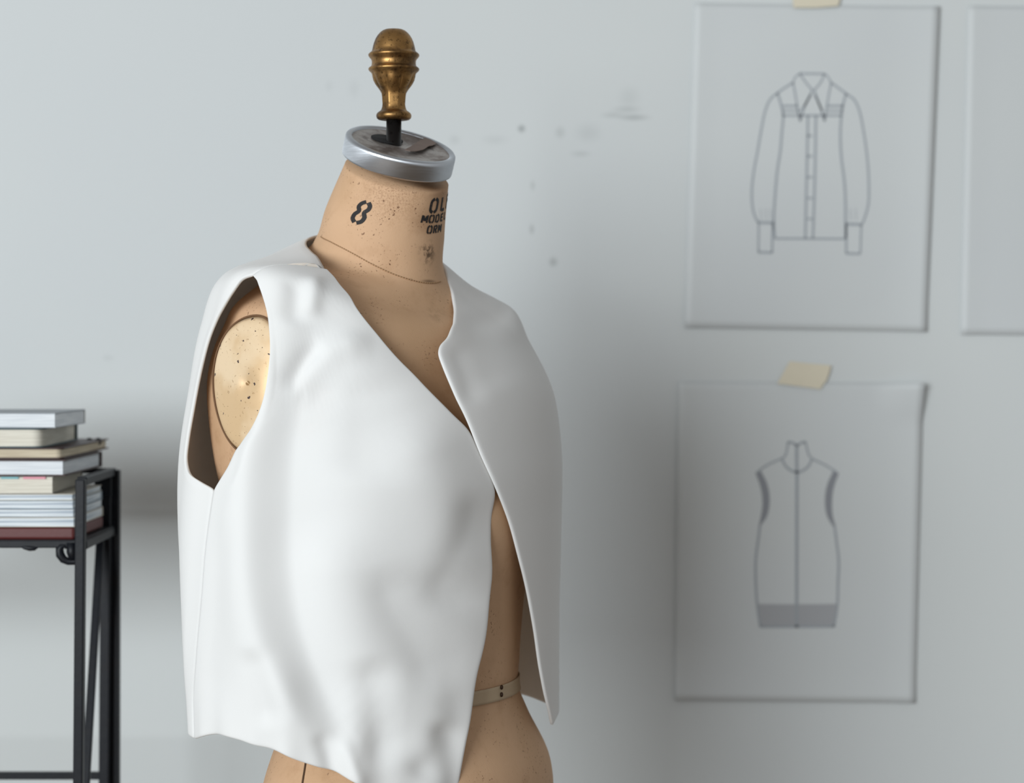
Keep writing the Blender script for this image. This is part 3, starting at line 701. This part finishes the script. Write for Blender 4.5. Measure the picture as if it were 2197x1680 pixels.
part('back_rail', (XL, D1, Z_(1146, D1)), (XB, D1, Z_(1146, D1)), .008, .007)
part('back_rail', (XL, D1, Z_(1664, D1)), (xb0, D1, Z_(1664, D1)), .008, .0085)
part('top_rail', (XL+.0, D1, Z_(1010, D1)), (XB, D1, Z_(1010, D1)), .006, .006)
zs_ = Z_(1162, D0)
o = MB().box(XL+.004, XF-.004, D0+.010, D1-.006, zs_-.0045, zs_-.0005).build('shelf_board', iron, shelf); bevel(o, .001)
# scroll hook and cast lump under the front rail
zp = lambda x, y: (X_(x, D0), D0+.004, Z_(y, D0))
MB().tube([zp(168,1204),(zp(158,1206)),(zp(145,1206)),(zp(134,1201)),(zp(127,1191)),(zp(126,1180)),(zp(131,1173)),(zp(138,1172)),(zp(141,1178))], [.0034,.0034,.0036,.0042,.0046,.0042,.0032,.0024,.0012], 12).build('scroll_hook', iron, shelf, True)
MB().tube([zp(152,1165), zp(152,1185), zp(158,1200)], .0052, 10).build('hook_shank', iron, shelf, True)
MB().tube([zp(42,1172), zp(50,1175), zp(62,1177), zp(72,1177), zp(80,1174)], [.001,.0022,.003,.0026,.001], 10).build('cast_lump', iron, shelf, True)

# ------------------------------------------------------------------ books
def pages_mat(name, c, c2, sc=1400):
    m = Mat(name, srgb(*c), .85, spec=.2); m.mix(m.mul(m.ramp(m.noise(sc, 2, stretch=(.015, .015, 1)), .42, .6), .7), srgb(*c2)); m.bump(m.noise(sc, 2, stretch=(.01, .01, 1)), .3, .0004); return m
pg_white = pages_mat('white_pages', (226, 230, 234), (200, 206, 212)); pg_cream = pages_mat('cream_pages', (224, 220, 208), (202, 196, 182)); pg_beige = pages_mat('beige_pages', (206, 194, 172), (176, 162, 140))
pg_mag = pages_mat('magazine_pages', (222, 228, 232), (142, 156, 172), 480)
def cover(name, c, r=.5): m = Mat(name, srgb(*c), r); m.bump(m.noise(200, 3), .2, .0005); return m
def rbox(x0, x1, y0, y1, z0, z1, rc=0.0):
    """block with the front right corner rounded by rc"""
    pts_ = [(x0, y0)]
    if rc > 0:
        for k in range(9): a = -math.pi/2+k*math.pi/16; pts_.append((x1-rc+rc*math.cos(a), y0+rc+rc*math.sin(a)))
    else: pts_.append((x1, y0))
    pts_ += [(x1, y1), (x0, y1)]; m = len(pts_)
    return [(x, y, z0) for x, y in pts_]+[(x, y, z1) for x, y in pts_], [tuple(range(m)), tuple(range(m, 2*m))]+[(k, (k+1) % m, m+(k+1) % m, m+k) for k in range(m)]
def book(ztop, zbot, xr_px, depth, rot, pm, cm, label, tc=.0016, rc=0.0, inset=.003, spine=True, wd=.24, yfront=2.012, grp='stacked books', spm=None, cm_top=True):
    xr = X_(xr_px, yfront); x0 = xr-wd
    root = empty('book', ((x0+xr)/2, yfront+depth/2, zbot), label, 'book', grp)
    M = Matrix.Translation((xr, yfront, 0)) @ Matrix.Rotation(rot, 4, 'Z') @ Matrix.Translation((-xr, -yfront, 0))
    def add(name, a, mat, bv=None):
        v, f = a; o_ = obj(name, [M @ Vector(q) for q in v], f, mat, root, smooth=False)
        if bv: bevel(o_, bv)
        return o_
    add('pages', rbox(x0+inset, xr-inset, yfront+inset*.6, yfront+depth-tc, zbot+tc, ztop-tc, rc), pm)
    add('cover', rbox(x0, xr, yfront, yfront+depth, zbot, zbot+tc, rc), cm, .0004)
    if cm_top: add('cover', rbox(x0, xr, yfront, yfront+depth, ztop-tc, ztop, rc), cm, .0004)
    if spine: add('spine', rbox(x0, xr, yfront+depth-tc, yfront+depth+tc*.4, zbot, ztop), spm or cm, .0004)
    return root
Yf = 2.012
zs0 = zs_
z = lambda py: Z_(py, Yf)
stack = [zs0, z(1131), z(1060), z(1022), z(986), z(961), z(918), z(886)]
redc = cover('dark_red_cloth', (88, 32, 30), .5); magc = cover('cream_card', (206, 200, 186)); greyc = cover('grey_card', (150, 146, 140)); brownc = cover('dark_brown_leather', (58, 36, 34), .5)
blackc = cover('black_cover', (44, 42, 42)); tealc = cover('dark_teal_cover', (66, 84, 90)); greyl = cover('grey_paper_cover', (150, 156, 162)); palec = cover('pale_blue_cover', (150, 166, 178))
# bottom: dark red bound volume, seen from its spine
r0 = empty('book', (X_(30, Yf), Yf+.08, stack[0]), 'dark red cloth book at the very bottom of the stack, on the shelf', 'book', 'stacked books')
xr = X_(162, Yf)
bevel(obj('cover', *rbox(xr-.26, xr-.001, Yf, Yf+.142, stack[0], stack[1]-.0002), redc, r0, smooth=False), .003, 3)
# magazines
mag = [(1131, 1110), (1110, 1092), (1092, 1074), (1074, 1060)]
lm = ['thick white magazine lowest in the pile, on the dark red book', 'white magazine second from the bottom of the magazine pile', 'white magazine third from the bottom of the magazine pile', 'topmost white magazine of the pile, directly under the book with page tabs']
for i, (a, b) in enumerate(mag):
    book(z(b)-.0001, z(a)+.0001, 160-i, .140, 0.0, pg_mag, (magc, greyl, palec, magc)[i], lm[i], tc=.0007, inset=.0012, spine=(i % 2 == 0), grp='white magazines')
b5 = book(z(1022.5), z(1060)+.0001, 115, .15, .02, pg_cream, greyc, 'cream-paged book with pink and teal page tabs along its top', tc=.0008, spm=greyc, inset=.0015)
for (xa, xb_), cname, c in (((2, 40), 'teal_tab', (120, 176, 184)), ((50, 98), 'pink_tab', (226, 150, 166))):
    bevel(MB().box(X_(xa, Yf), X_(xb_, Yf), Yf-.0012, Yf+.006, z(1027.5), z(1023.2)).build('page_tab', Mat(cname, srgb(*c), .6), b5), .0002)
b4 = book(z(986)-.0001, z(1022)+.0001, 140, .165, -.02, pg_white, brownc, 'white-paged book with dark brown leather cover under the brown notebook', tc=.0016)
b3 = book(z(961)-.0001, z(985.5)+.0002, 136, .215, -.01, pg_beige, brownc, 'thin brown notebook with rounded corners and beige pages', tc=.0014, rc=.006, spine=False)
b2 = book(z(919), z(961)+.0001, 95, .17, .02, pg_cream, tealc, 'cream-paged hardback with dark teal covers, second from the top', tc=.0014, rc=.010)
b1 = book(z(886), z(918.7)+.0001, 119, .128, -.02, pg_white, greyl, 'white-paged paperback lying on top of the book stack', tc=.0010, inset=.0008, spine=True, spm=greyc)
# loop ends on the notebook
for px_ in (192, 211):
    D = 2.19; c = (X_(px_, D), D, Z_(948, D)+.0005)
    MB().tube([(c[0]+.0028*math.cos(t), c[1], c[2]+.0030*math.sin(t)) for t in [k*math.pi/6 for k in range(13)]][:-1], .0012, 8, closed=True).build('binding_ring', blackc, b3, True)
